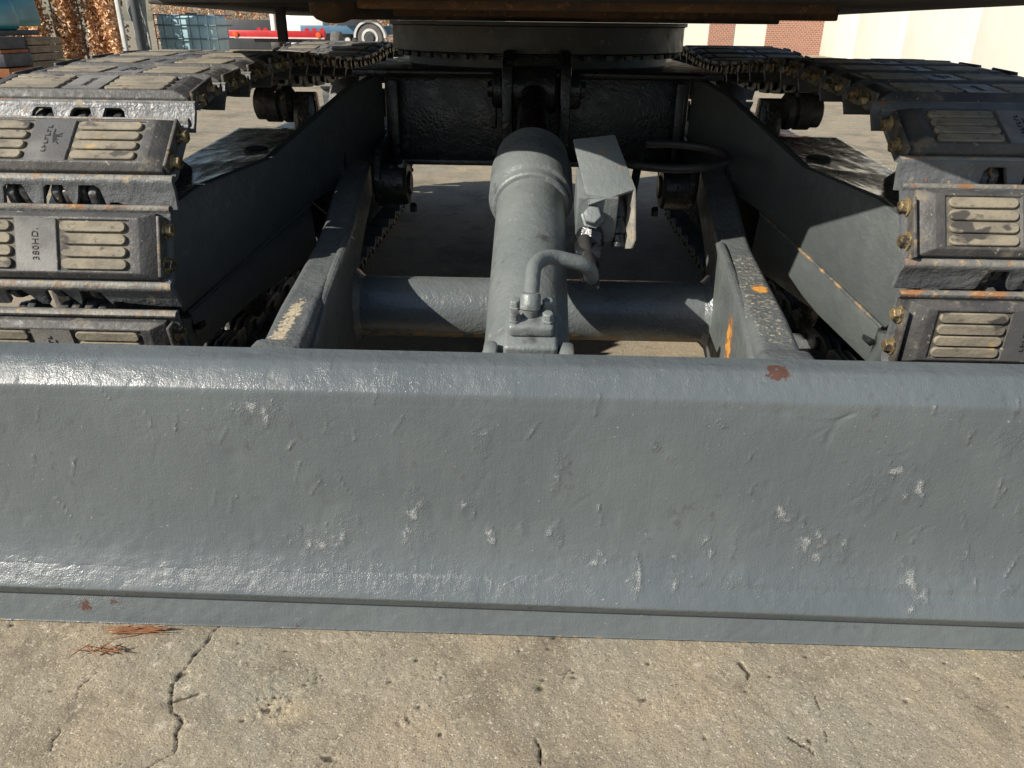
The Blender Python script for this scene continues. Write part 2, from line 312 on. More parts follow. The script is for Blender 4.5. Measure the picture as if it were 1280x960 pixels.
# ------------------------------------------------------------------ dozer blade with arms
BL = thing('dozer_blade', 'wide grey painted steel dozer blade resting on the concrete, with two push arms', 'dozer blade', (0, .9, 0))
def spline(pts, n):
    P = np.array(pts, float); d = np.r_[0, np.cumsum(np.hypot(*np.diff(P, axis=0).T))]
    Q = np.vstack([2*P[0]-P[1], P, 2*P[-1]-P[-2]]); out = []
    for s in np.linspace(0, d[-1], n):
        i = min(np.searchsorted(d, s, 'right')-1, len(P)-2); t = (s-d[i])/(d[i+1]-d[i]); a, b, c, e = Q[i], Q[i+1], Q[i+2], Q[i+3]
        out.append(.5*((2*b)+(-a+c)*t+(2*a-5*b+4*c-e)*t*t+(-a+3*b-3*c+e)*t**3))
    return np.array(out)
def blade_sheet(name, front, back, nf, kind):
    prof = spline(front, nf); loop = np.vstack([prof, np.array(back)])
    tg = np.gradient(prof, axis=0); nr = np.stack([-tg[:, 1], tg[:, 0]], -1); nr /= np.linalg.norm(nr, axis=1)[:, None]
    if nr[nf//2, 0] > 0: nr = -nr                       # towards -Y (the viewer's side)
    xs = np.concatenate([[-1.16, -1.15, -1.1, -1.0, -.92], np.arange(-.86, .8601, .0042), [.92, 1.0, 1.1, 1.15, 1.16]])
    nl = len(loop); Xg = np.broadcast_to(xs, (nl, len(xs))); V = np.zeros((nl, len(xs), 3))
    V[..., 0] = Xg; V[..., 1] = loop[:, :1]; V[..., 2] = loop[:, 1:]
    S = np.r_[0, np.cumsum(np.hypot(*np.diff(loop, axis=0).T))][:, None]+0*Xg
    chip_glint = np.full_like(S, .0); och = np.zeros_like(S); rs = np.zeros_like(S)
    if kind == 'mould':
        V[..., 2] -= np.where(V[..., 2] < .1, .0075*Xg, 0)
        D = (fbm(Xg*3, S*3, 5)-.5)*.005 + (fbm(Xg*11, S*11, 6, 2)-.5)*.0008 + (fbm(Xg*110, S*45, 8)-.5)*.0005
        lowrough = np.clip(1-np.abs(V[..., 2]-.10)/.07, 0, 1)+.8*np.clip((V[..., 2]-.37)/.03, 0, 1)
        D += lowrough*(fbm(Xg*130, S*150, 12)-.5)*.0013
        n = 230
        for cx, cs, r in zip(RNG.uniform(-.85, .85, n), RNG.uniform(.03, .45, n), RNG.exponential(.004, n)+.0025):
            D -= np.exp(-(((Xg-cx)/r)**2+((S-cs)/(r*RNG.uniform(.7, 2.2)))**2))*min(r*.10, .0009)*RNG.choice([1, 1, -.7])
        for k in range(46):                              # scratches
            cx, cs = RNG.uniform(-.8, .8), RNG.uniform(.05, .38); a = RNG.uniform(.6, 2.4); l = RNG.uniform(.01, .05)
            D -= np.exp(-(seg_dist(Xg+(fbm(Xg*40, S*40, 77)-.5)*.01, S, [(cx, cs), (cx+l*math.cos(a), cs+l*math.sin(a))])/.0016)**2)*.0007
        def patch(x, z, rx, rz): return np.clip(1.15-np.hypot((Xg-x)/rx, (V[..., 2]-z)/rz), 0, 1)
        for (x, z, rx, rz) in [(-.37, .345, .05, .03), (-.40, .35, .02, .02), (-.065, .315, .016, .03), (.04, .27, .016, .045), (-.16, .20, .02, .05), (-.155, .165, .03, .035), (.26, .155, .02, .035), (.16, .11, .012, .03), (.215, .11, .018, .03),
                               (-.05, .155, .012, .03), (-.005, .17, .01, .025), (.04, .165, .012, .03), (.36, .20, .02, .04), (.40, .175, .02, .03), (.50, .28, .03, .03), (.53, .25, .025, .025), (.47, .245, .025, .04), (.55, .10, .03, .045), (.30, .16, .01, .03), (-.08, .21, .02, .02),
                               (-.26, .17, .03, .03), (.64, .33, .02, .03), (.62, .14, .02, .04), (-.30, .145, .06, .03), (.1, .13, .05, .02), (.42, .16, .05, .04), (.70, .22, .02, .03)]:
            chip_glint = np.maximum(chip_glint, patch(x, z, rx, rz))  # pale mask for chipped paint together with its glints
        rag = fbm(Xg*75, S*40, 91, 3)
        chip_glint = np.clip(chip_glint*1.25+(rag-.50)*1.8*(chip_glint > .02), 0, 1)*.95
        for cx, cz, l, a in zip(RNG.uniform(-.8, .8, 60), RNG.uniform(.09, .37, 60), RNG.uniform(.008, .035, 60), RNG.normal(1.45, .45, 60)): chip_glint = np.maximum(chip_glint, .9*np.exp(-(seg_dist(Xg, V[..., 2], [(cx, cz), (cx+l*math.cos(a), cz+l*math.sin(a))])/.0022)**2))
        chip_glint = np.maximum(chip_glint, .42*np.clip(lowrough, 0, 1)*(fbm(Xg*8, S*8, 55) > .42)); chip_glint *= .45+.6*np.clip((fbm(Xg*120, S*70, 92, 2)-.36)*5, 0, 1)
        D += chip_glint*(fbm(Xg*170, S*170, 14)-.5)*.0016
        for (x, z, rx, rz) in [(.385, .165, .02, .03), (.42, .155, .012, .03), (.395, .11, .008, .012), (.46, .16, .03, .015)]: och = np.maximum(och, .55*patch(x, z, rx, rz))
        rs = np.maximum(rs, np.clip(1.4-np.hypot((Xg-.337)/.026+(fbm(Xg*120, S*120, 3)-.5)*1.6, (V[..., 2]-.407)/.010)*1.2, 0, 1)*(V[..., 1] < .97))
        rs = np.where(Xg > .357, rs*.9, rs)
        D -= np.exp(-(seg_dist(Xg, V[..., 2], [(.43, .365), (.412, .355), (.405, .335), (.402, .318)])/.002)**2)*.002
        D -= np.exp(-(seg_dist(Xg, V[..., 2], [(.36, .357), (.38, .35), (.41, .355)])/.0018)**2)*.0012
    else:
        D = (fbm(Xg*20, S*20, 15)-.5)*.003+(fbm(Xg*90, S*90, 18)-.5)*.0016
        for (x, z, rx, rz) in [(-.66, .035, .05, .03), (-.62, .04, .03, .02), (-.34, .012, .012, .01)]: chip_glint = np.maximum(chip_glint, np.clip(1.1-np.hypot((Xg-x)/rx, (V[..., 2]-z)/rz), 0, 1)); rs = np.maximum(rs, .82*np.clip(1.2-np.hypot((Xg-x)/(rx*.7), (V[..., 2]-z+.008)/(rz*.7)), 0, 1))
        chip_glint *= .62
        och = np.clip(1.2-V[..., 2]/.005, 0, 1)*np.clip((fbm(Xg*11, S*11, 4)-.45)*7, 0, .85)*np.clip(.3+1.4*fbm(Xg*120, S*90, 44, 2), 0, 1)
        och = np.maximum(och, .4*np.clip(1-np.hypot((Xg-.2)/.06, (V[..., 2]-.02)/.03), 0, 1)); och = np.maximum(och, .4*np.clip(1-np.hypot((Xg-.52)/.04, (V[..., 2]-.02)/.04), 0, 1))
        V[..., 2] -= np.where(V[..., 2] > .05, .0075*Xg, 0)
    edge = np.clip(np.minimum(np.arange(nf), np.arange(nf)[::-1])/6, 0, 1)[:, None]
    V[:nf, :, 1] += (D[:nf]*nr[:, :1]*edge); V[:nf, :, 2] += (D[:nf]*nr[:, 1:]*edge)
    me = grid_mesh(name, V, [M['blade']], cyc=True, cap=True)
    attr(me, 'chip_glint', chip_glint); attr(me, 'ochre', och); attr(me, 'rust', rs); recalc(me); me.set_sharp_from_angle(angle=R(50)); return me
link('mouldboard', blade_sheet('mouldboard', [(.879, .049), (.868, .0665), (.8685, .072), (.877, .086), (.889, .106), (.900, .135), (.908, .18), (.9125, .25), (.9165, .345), (.9175, .362), (.9188, .3765), (.9225, .383), (.935, .396), (.946, .4045), (.958, .409), (.99, .4105)],
     [(.992, .405), (.987, .38), (.955, .36), (.945, .2), (.925, .10), (.915, .049)], 190, 'mould'), BL)
link('cutting_edge', blade_sheet('cutting_edge', [(.8775, 0.001), (.8787, .004), (.886, .03), (.8955, .062)], [(.910, .064), (.902, .001)], 34, 'edge'), BL)

# arms (box section, slightly flared towards the pivots)
def arm(s):
    # centreline: front (x,y,ztop) to pivot
    f = (.3695*s, 1.00, .395); r = (.4545*s, 2.00, .515); w = .033; h = .15
    ys = np.linspace(1.0, 2.02, 70); zt = np.interp(ys, [1.0, 1.1, 1.2, 1.36, 1.55, 1.65, 1.8, 2.02], [.385, .390, .400, .406, .415, .428, .466, .50]); hh = np.interp(ys, [1.0, 1.2, 1.45, 1.75, 2.02], [.14, .15, .15, .12, .09])
    ring = []; m = 9; e = .008
    for a, c in (((-w+e, 0), (w-e, 0)), ((w, -e), (w, None)), ((w-e, -1), (-w+e, -1)), ((-w, None), (-w, -e))): ring.append((a, c))
    Vr = np.zeros((len(ys), 4*m, 3))
    for q, (y, z, h0) in enumerate(zip(ys, zt, hh)):
        x = f[0]+(r[0]-f[0])*(y-1.0); pl = []
        for t in np.linspace(-1, 1, m): pl.append((t*(w-e), 0))
        for t in np.linspace(0, 1, m): pl.append((w, -e-t*(h0-2*e)))
        for t in np.linspace(1, -1, m): pl.append((t*(w-e), -h0))
        for t in np.linspace(1, 0, m): pl.append((-w, -e-t*(h0-2*e)))
        for k, (a, c) in enumerate(pl): Vr[q, k] = (x+a, y, z+c)
    me = grid_mesh('push_arm', np.swapaxes(Vr, 0, 1), [M['arm']], cyc=True, cap=True); recalc(me); me.set_sharp_from_angle(angle=R(50))
    co = np.array([v.co for v in me.vertices]); X, Y, Z = co.T
    wear = np.clip(1-np.abs(X-f[0]-.018*s)/.035, 0, 1)*np.clip((1.30-Y)/.1, 0, 1)*(Z > .37)
    if s > 0: wear = np.maximum(wear*.6, .62*np.clip((1.6-Y)/.1, 0, 1)*(Z > .39))
    attr(me, 'wear', wear); attr(me, 'rust', (s > 0)*np.clip(1-np.hypot((X-.405)/.026, (Y-1.32)/.035), 0, 1)*1.7*(Z > .3))
    o = link('push_arm', me, BL)
    # front foot: thicker weld block against the blade
    b = B(); b.hexa([(s*.330, .95, .20), (s*.420, .95, .20), (s*.425, 1.07, .20), (s*.330, 1.07, .20), (s*.331, .95, .395), (s*.418, .95, .395), (s*.412, 1.06, .399), (s*.334, 1.06, .399)])
    me = b.mesh('arm_foot', M['arm'], .012, 3); attr(me, 'wear', np.full(len(me.vertices), .15)); attr(me, 'rust', np.zeros(len(me.vertices))); link('arm_foot', me, BL)
    # inner gusset ear around the cross tube
    pts = []
    for (y, z) in [(1.10, .365), (1.25, .398), (1.40, .412), (1.50, .420), (1.57, .424), (1.62, .408), (1.65, .37), (1.66, .30), (1.65, .22), (1.58, .18), (1.4, .17), (1.10, .22)]:
        pts.append((s*(.330+.085*(y-1.0)), y, z))
    b = B(); b.prism(pts, (s*.018, 0, 0)); me = b.mesh('gusset', M['arm'], .006, 2)
    co = np.array([v.co for v in me.vertices]); X, Y, Z = co.T
    # subdivided copy for local rust
    bm = bmesh.new(); bm.from_mesh(me); bmesh.ops.triangulate(bm, faces=bm.faces[:]); bmesh.ops.subdivide_edges(bm, edges=bm.edges[:], cuts=5, use_grid_fill=True); bm.to_mesh(me); bm.free()
    me.polygons.foreach_set('use_smooth', [True]*len(me.polygons)); me.set_sharp_from_angle(angle=R(38))
    co = np.array([v.co for v in me.vertices]); X, Y, Z = co.T
    attr(me, 'wear', np.zeros(len(X)))
    attr(me, 'rust', (s > 0)*np.maximum(1.7*np.clip(1-np.hypot((Y-1.29)/.055, (Z-.31)/.09), 0, 1), np.clip(1-np.hypot((Y-1.56)/.04, (Z-.385)/.035), 0, 1)))
    link('gusset', me, BL)
    # pivot boss on the inner side
    b = B(); b.lathe((s*.405, 2.0, .452), (-s, 0, 0), [(0, .052), (.012, .056), (.075, .056), (.083, .050), (.084, .030), (.09, .026)], 28); add('pivot_boss', b, M['chassis'], BL, sharp=30)
    b = B(); b.lathe((s*.318, 1.985, .392), (-s, 0, 0), [(0, .014), (.012, .014), (.016, .010)], 6); add('pivot_bolt', b, M['chassis'], BL)
for s in (-1, 1): arm(s)
b = B(); b.lathe((-.39, 1.58, .266), (1, 0, 0), [(x, .065) for x in np.linspace(0, .78, 60)], 48)
me = b.mesh('cross_tube', M['tube']); co = np.array([v.co for v in me.vertices])
attr(me, 'rust', np.clip((.243-co[:, 2])/.02, 0, 1)*(co[:, 1] < 1.58)); link('cross_tube', me, BL)
for s in (-1, 1):
    b = B(); b.lathe((s*.379, 1.58, .266), (-s, 0, 0), [(0, .080), (.004, .078), (.012, .069), (.018, .0652)], 40, close=False); me = b.mesh('tube_weld', M['tube'], sharp=60)
    attr(me, 'rust', np.zeros(len(me.vertices))); link('tube_weld', me, BL)
for x, w in ((-.058, .02), (.052, .022)):
    b = B(); b.prism([(x-w/2, .992, .30), (x-w/2, .994, .398), (x-w/2, 1.01, .409), (x-w/2, 1.035, .410), (x-w/2, 1.055, .398), (x-w/2, 1.09, .36), (x-w/2, 1.09, .28)], (w, 0, 0)); add('clevis_plate', b, M['grey'], BL, .006)

# ------------------------------------------------------------------ blade cylinder
CB = Vector((-.006, 1.055, .335)); CT = Vector((-.006, 2.06, .676)); CD = (CT-CB).normalized(); CN = Vector((0, -CD.z, CD.y))
CY = thing('blade_cylinder', 'grey hydraulic cylinder with black rod between blade and swing frame', 'hydraulic cylinder', (0, 1.055, .335))
b = B(); b.lathe(CB, CD, [(-.05, .0), (-.05, .040), (-.02, .058), (.0, .066), (.012, .0715), (.03, .0735), (.042, .072), (.05, .069), (.06, .0675), (.53, .0675)], 64); add('barrel', b, M['grey'], CY, sharp=50)
b = B(); b.lathe(CB, CD, [(.497, .0675), (.499, .0735), (.503, .0765), (.520, .077), (.5205, .0770), (.525, .083), (.531, .085), (.632, .085), (.636, .0835), (.638, .079), (.690, .078), (.699, .072), (.702, .045), (.703, .042)], 64); add('gland_collar', b, M['grey'], CY, sharp=30)
b = B(); b.lathe(CB, CD, [(.69, .0375), (1.0, .0375)], 40); add('rod', b, M['rod'], CY)
b = B(); b.lathe(CB, CD, [(.698, .058), (.714, .055), (.716, .038)], 40)
for k in range(12):
    a = 2*math.pi*k/12; b.box(CB+CD*.704+(Vector((1, 0, 0))*math.cos(a)+CN*math.sin(a))*.061, (.012, .018, .012), Matrix.Rotation(0, 3, 'X'))
add('wiper_ring', b, M['chassis'], CY, .002)
b = B(); b.lathe(CT+Vector((-.055, 0, .0)), (1, 0, 0), [(0, .05), (.004, .055), (.106, .055), (.11, .05)], 36); add('rod_eye', b, M['chassis'], CY, sharp=30)
# port block with flange and four bolts
rx = Matrix.Rotation(math.atan2(CD.z, CD.y), 3, 'X')
def onc(s, x, n): return CB+CD*s+Vector((x, 0, 0))+CN*n
b = B(); b.box(onc(.018, .006, .058), (.078, .078, .062), rx); add('port_block', b, M['grey'], CY, .006, seg=3)
fl = B(); fl.box(onc(.028, .006, .099), (.066, .056, .020), rx); add('port_flange', fl, M['grey'], CY, .006, seg=3)
for dx in (-.024, .024):
    for ds in (-.014, .016):
        p = onc(.030+ds, .006+dx, .109); b = B(); b.lathe(p, CN, [(0, .0105), (.003, .0105), (.003, .0085), (.012, .0085), (.014, .007)], 6); o = add('flange_bolt', b, M['grey'], CY, .0008)
b = B(); path = rounded([onc(.028, .006, .10), onc(.034, .006, .155), onc(.125, .010, .155), onc(.15, .105, .135), onc(.20, .112, .06), onc(.26, .112, .02)], .03, 8)
path = rounded([onc(.030, .004, .10), onc(.030, .004, .125), onc(.12, .008, .133), onc(.155, .03, .125), onc(.165, .098, .10), onc(.185, .105, .05), onc(.25, .105, .03)], .028, 8)
b.tube(path, .0118, 16); add('steel_pipe', b, M['grey'], CY, sharp=60)
b = B(); b.lathe(path[2], path[6]-path[2], [(0, .0118), (.002, .0150), (.022, .0150), (.025, .0125)], 20); add('pipe_sleeve', b, M['grey'], CY, sharp=50)
b = B(); p = onc(.37, .086, .02); b.tube([onc(.17, .104, .06), onc(.30, .104, .02), onc(.36, .10, .02)], .0125, 16); add('riser_pipe', b, M['hose'], CY, sharp=60)
# guard cover (folded sheet, open towards the blade)
CV = thing('valve_guard', 'grey folded steel guard over the valve beside the cylinder', 'guard', (.12, 1.45, .46))
def sheet(pts, t):  # thick sheet from quad strip
    b = B(); b.prism(pts, t); return b
q = [(.071, 1.50, .632), (.150, 1.515, .640), (.182, 1.405, .560), (.098, 1.385, .535)]
add('cover_top', sheet(q, (0.0, .004, -.005)), M['grey'], CV, .0015)
q = [(.151, 1.5155, .638), (.1835, 1.4055, .560), (.190, 1.395, .47), (.186, 1.40, .452), (.176, 1.42, .446), (.163, 1.52, .50)]
add('cover_side', sheet(q, (-.005, 0, 0)), M['coverin'], CV, .0015)
VB = thing('check_valve', 'dark hydraulic valve block with a large hex plug under the guard', 'valve', (.10, 1.42, .44))
b = B(); b.box((.116, 1.46, .52), (.074, .11, .095), Matrix.Rotation(R(20), 3, 'X')); add('valve_body', b, M['grey'], VB, .004)
b = B(); b.lathe((.108, 1.402, .508), (-.1, -.85, .45), [(0, .022), (.004, .022), (.004, .0175), (.02, .0175), (.023, .015)], 6); add('hex_plug', b, M['grey'], VB, .001)
b = B(); b.lathe((.106, 1.42, .485), (0, -.25, -1), [(0, .022), (.012, .026), (.035, .026), (.04, .019), (.06, .019), (.062, .014), (.10, .014)], 8); add('pipe_union', b, M['chassis'], VB, sharp=25)
b = B(); b.lathe((.158, 1.45, .53), (0.05, -.3, -1), [(0, .021), (.03, .021), (.034, .017), (.06, .018), (.064, .014), (.085, .014)], 18); add('hose_fitting', b, M['chassis'], VB, sharp=25)
b = B(); b.box((.098, 1.372, .448), (.046, .075, .034)); add('shadow_block', b, M['chassis'], VB, .005)  # added block, shades a sunlit sliver on the cross tube
b = B(); b.box((.150, 1.44, .545), (.03, .03, .03)); add('rusty_elbow', b, M['upperrust'], VB, .006)
# looped hose
pts = []
for k in range(41):
    a = 2*math.pi*k/40*1.02; pts.append((.30+.135*math.cos(a+2.6), 1.80+.10*math.sin(a+2.6), .560+.012*math.sin(a+2.6)))
pts = [(.16, 1.56, .56), (.165, 1.66, .57), (.175, 1.75, .575)]+pts[2:36]+[(.20, 1.60, .50)]
b = B(); b.tube([Vector(p) for p in pts], .0092, 14)
o = add('hydraulic_hose', b, M['hose']); tag(o, 'black rubber hydraulic hose looped beside the blade cylinder', 'hose')

# ------------------------------------------------------------------ undercarriage frame
UC = thing('undercarriage_frame', 'black painted centre frame with sloping legs between the crawler tracks', 'chassis', (0, 2.6, 0))
b = B(); b.hexa([(-.40, 2.15, .485), (.40, 2.15, .485), (.40, 3.05, .485), (-.40, 3.05, .485), (-.40, 2.15, .70), (.40, 2.15, .70), (.40, 3.05, .70), (-.40, 3.05, .70)]); add('centre_box', b, M['chassis'], UC, .006)
b = B(); b.box((0, 2.12, .492), (.80, .09, .014)); add('lower_flange', b, M['chassis'], UC, .003)
b = B(); b.box((0, 2.6, .7085), (.94, 1.02, .017)); add('top_plate', b, M['chassis'], UC, .004)
b = B(); b.tube([(-.38, 2.078, .712), (-.08, 2.078, .712)], .008, 10); b.tube([(.08, 2.078, .712), (.42, 2.078, .708)], .008, 10); add('weld_bead', b, M['chassis'], UC)
for s in (-1, 1):
    b = B(); b.box((s*.372, 2.135, .59), (.022, .035, .20)); add('stiffener', b, M['chassis'], UC, .003)
    # diagonal leg wall
    A = Vector((s*.404, 2.152)); E = Vector((s*.701, 1.429))
    wall = [(.404, 2.152, .708), (.463, 2.009, .672), (.58, 1.723, .552), (.664, 1.517, .528), (.695, 1.442, .500), (.703, 1.425, .47), (.708, 1.412, .40), (.706, 1.415, .33), (.697, 1.436, .292), (.615, 1.638, .362), (.535, 1.833, .429), (.404, 2.152, .50)]
    b = B(); b.prism([(s*x, y, z) for x, y, z in wall], (s*.022, .009, 0)); me = b.mesh('leg_wall', M['plate'] , .004)
    attr(me, 'rust', np.zeros(len(me.vertices))); link('leg_wall', me, UC)
    # lower roller guard under the weld line
    g = [(.690, 1.450, .288), (.615, 1.640, .356), (.535, 1.835, .424), (.53, 1.85, .30), (.62, 1.62, .262), (.690, 1.465, .205)]
    b = B(); b.prism([(s*x, y, z) for x, y, z in g], (s*.020, .008, 0)); me = b.mesh('roller_guard', M['plate'], .003); attr(me, 'rust', np.zeros(len(me.vertices))); link('roller_guard', me, UC)
    b = B(); b.tube([(s*.693, 1.443, .291), (s*.655, 1.536, .325), (s*.614, 1.639, .361), (s*.535, 1.833, .428)], .0032, 8); me = b.mesh('weld_seam', M['plate']); attr(me, 'rust', np.full(len(me.vertices), .5*(s > 0))); link('weld_seam', me, UC)
    b = B(); b.tube([(s*.697, 1.425, .288), (s*.699, 1.42, .262), (s*.692, 1.438, .212)], .018, 12); me = b.mesh('guard_end', M['plate'], sharp=60); attr(me, 'rust', np.zeros(len(me.vertices))); link('guard_end', me, UC)
    b = B(); b.box((s*.685, 1.47, .255), (.016, .03, .012)); add('guard_tab', b, M['chassis'], UC, .003)
    # sloped top of leg and side frame
    tp = [(.404, 2.152, .710), (.58, 1.723, .5545), (.664, 1.517, .5305), (.690, 1.458, .507), (.74, 1.50, .512), (.80, 1.72, .536), (.86, 2.15, .565), (.62, 2.15, .60)]
    # fine grimy surface
    n = 50; V = np.zeros((n, n, 3)); inner = spline([(p[1], i) for i, p in enumerate([(0, 1.44), (0, 2.152)])], n)
    ys = np.linspace(1.445, 2.15, n)
    xi = np.interp(ys, [1.43, 1.517, 1.723, 2.009, 2.152], [.700, .664, .58, .463, .404]); zi = np.interp(ys, [1.43, 1.517, 1.723, 2.152], [.490, .526, .548, .560])
    xo = np.interp(ys, [1.445, 1.50, 1.72, 2.15], [.71, .74, .80, .80]); zo = np.interp(ys, [1.445, 1.50, 1.72, 2.15], [.490, .505, .531, .56])
    xi = xi+.014; t = np.linspace(0, 1, n)[None, :]
    V[..., 0] = xi[:, None]*(1-t)+xo[:, None]*t; V[..., 1] = ys[:, None]; zz = zi[:, None]*(1-t)+zo[:, None]*t
    V[..., 2] = zz+(fbm(V[..., 0]*40, V[..., 1]*25, 40+s)-.45)*.0025+.003
    V[..., 0] *= s; me = grid_mesh('leg_top', V, [M['frametop']]); recalc(me); o = link('leg_top', me, UC)
    if me.polygons[n*n//2].normal.z < 0: me.flip_normals()
    sm = o.modifiers.new('thick', 'SOLIDIFY'); sm.thickness = .02; sm.offset = -1
    # side frame box inside the loop
    b = B(); b.hexa([(s*.72, 1.62, .20), (s*.95, 1.62, .20), (s*.95, 3.55, .20), (s*.72, 3.55, .20), (s*.75, 1.62, .46), (s*.92, 1.62, .46), (s*.92, 3.55, .50), (s*.75, 3.55, .50)]); add('side_frame', b, M['chassis'], UC, .01)
    b = B(); b.box((s*.835, 1.55, .365), (.13, .16, .09)); add('idler_yoke', b, M['chassis'], UC, .008)
    b = B(); b.hexa([(s*.47, 2.15, .30), (s*.74, 2.15, .25), (s*.74, 2.6, .25), (s*.47, 2.6, .30), (s*.42, 2.16, .55), (s*.72, 2.16, .54), (s*.72, 2.6, .54), (s*.42, 2.6, .55)]); add('leg_box', b, M['chassis'], UC, .006)
    # hole in the leg top: solid black disc stands for its dark inside
    b = B(); b.lathe((s*.660, 1.86, .552), (s*.0, -.05, 1), [(-.02, .028), (.0, .028), (.002, .026)], 24); add('hole_dark_disc', b, M['black'], UC)
    # carrier roller and its post
    b = B(); b.hexa([(s*.575, 2.12, .52), (s*.64, 2.12, .52), (s*.64, 2.18, .52), (s*.575, 2.18, .52), (s*.585, 2.125, .655), (s*.645, 2.125, .655), (s*.645, 2.175, .655), (s*.585, 2.175, .655)]); add('roller_post', b, M['grease'], UC, .004)
    b = B(); b.lathe((s*.64, 2.15, .625), (s, 0, 0), [(0, .030), (.012, .046), (.028, .046), (.030, .036), (.038, .036), (.04, .046), (.075, .046), (.078, .040), (.10, .040), (.105, .03)], 28); add('carrier_roller', b, M['link'], UC, sharp=30)
    # bracket lugs holding the blade pivots
    for dx in (.385, .475):
        b = B(); b.prism([(s*dx, 1.94, .47), (s*dx, 1.95, .42), (s*dx, 2.0, .39), (s*dx, 2.06, .42), (s*dx, 2.16, .50), (s*dx, 2.16, .56), (s*dx, 1.98, .54)], (s*.018, 0, 0)); add('pivot_lug', b, M['chassis'], UC, .004)
# rod end clevis
for s in (-1, 1):
    b = B(); b.prism([(s*.058, 2.16, .49), (s*.058, 1.99, .55), (s*.058, 1.985, .70), (s*.058, 2.0, .735), (s*.058, 2.07, .765), (s*.058, 2.16, .765)], (s*.026, 0, 0)); add('clevis_cheek', b, M['chassis'], UC, .005)
    b = B(); b.lathe((s*.084, 2.06, .676), (s, 0, 0), [(0, .045), (.022, .045), (.026, .04), (.027, .02), (.038, .018)], 28); add('pin_cap', b, M['chassis'], UC, sharp=30)
b = B(); b.box((-.105, 2.06, .62), (.012, .03, .075)); add('pin_lock', b, M['chassis'], UC, .003)
# slewing ring
b = B(); b.lathe((0, 2.6, .717), (0, 0, 1), [(0, .395), (.028, .395), (.030, .40), (.034, .40)], 96); add('lower_ring', b, M['turntable'], UC, sharp=30)
for k in range(40):
    a = 2*math.pi*k/40
    if math.sin(a) > .1: continue
    b = B() if k == 0 or 'ringm' not in globals() else None
    if b: b.lathe((0, 0, 0), (0, 0, 1), [(0, .011), (.011, .011), (.013, .009)], 6); ringm = b.mesh('ring_bolt', M['turntable'])
    link('ring_bolt', ringm, UC, loc=Vector((.42*math.cos(a), 2.6+.42*math.sin(a), .738))-UC.location)

# ------------------------------------------------------------------ crawler tracks
PITCH = .152
def shoe_mesh():
    prof = np.array([(.072, -.008), (.0755, .000), (.0745, .007), (.071, .0105), (.066, .0095), (.063, .005), (.061, .004), (-.050, .004), (-.052, .006), (-.055, .0125), (-.060, .0145), (-.066, .0135), (-.070, .0085), (-.0735, -.001), (-.081, -.010), (-.089, -.019), (-.096, -.028)])
    xs = np.unique(np.r_[-.220, -.2165, np.linspace(-.21, .21, 61), .2165, .220])
    def cut(x):   # 1 = full trailing lip, 0 = notch
        v = 1.0
        for c, w in ((.012, .022), (.072, .022), (-.058, .022)):
            d = abs(x-c)-w; v = min(v, min(1, max(0, d/.009+.5)))
        if .105 < x < .125: v = min(v, .72)
        if x > .125: v = min(v, .8+.2*min(1, (x-.125)/.06))
        return v
    r = len(prof); c = len(xs); T = np.zeros((r, c, 3)); Bt = np.zeros((r, c, 3))
    tg = np.gradient(prof, axis=0); nr = np.stack([-tg[:, 1], tg[:, 0]], -1); nr /= np.linalg.norm(nr, axis=1)[:, None]
    if nr[8, 1] < 0: nr = -nr
    for j, x in enumerate(xs):
        k = cut(x); p = prof.copy(); n2 = nr
        i0 = 13
        for i in range(i0, r):
            f = (i-i0+1)/(r-i0); tt = i0-1+f*(r-i0)*(.12+.88*k); a = int(min(tt, r-2)); fr = tt-a; p[i] = prof[a]*(1-fr)+prof[a+1]*fr
        e = min(1, (.2201-abs(x))/.0035+.35)
        T[:, j, 0] = x; T[:, j, 1:] = p; Bt[:, j, 0] = x; Bt[:, j, 1:] = p-nr*.009
    V = np.concatenate([T.reshape(-1, 3), Bt.reshape(-1, 3)]); it = np.arange(r*c).reshape(r, c); ib = it+r*c; F = []; mi = []
    for i in range(r-1):
        for j in range(c-1):
            F.append((it[i, j], it[i, j+1], it[i+1, j+1], it[i+1, j])); F.append((ib[i, j], ib[i+1, j], ib[i+1, j+1], ib[i, j+1]))
            lip = 1 if i in (1, 2, 3, 9, 10) else 0
            mi += [lip, 0]
    for i in range(r-1):
        for j in (0, c-1): F.append((it[i, j], it[i+1, j], ib[i+1, j], ib[i, j])); mi.append(0)
    for j in range(c-1):
        for i in (0, r-1): F.append((it[i, j], ib[i, j], ib[i, j+1], it[i, j+1])); mi.append(1 if i == 0 else 0)
    me = bpy.data.meshes.new('track_shoe'); me.from_pydata(V.tolist(), [], [tuple(int(q) for q in f) for f in F])
    me.materials.append(M['shoe']); me.materials.append(M['lip']); me.polygons.foreach_set('material_index', mi)
    me.polygons.foreach_set('use_smooth', [True]*len(F)); recalc(me); me.set_sharp_from_angle(angle=R(48)); return me
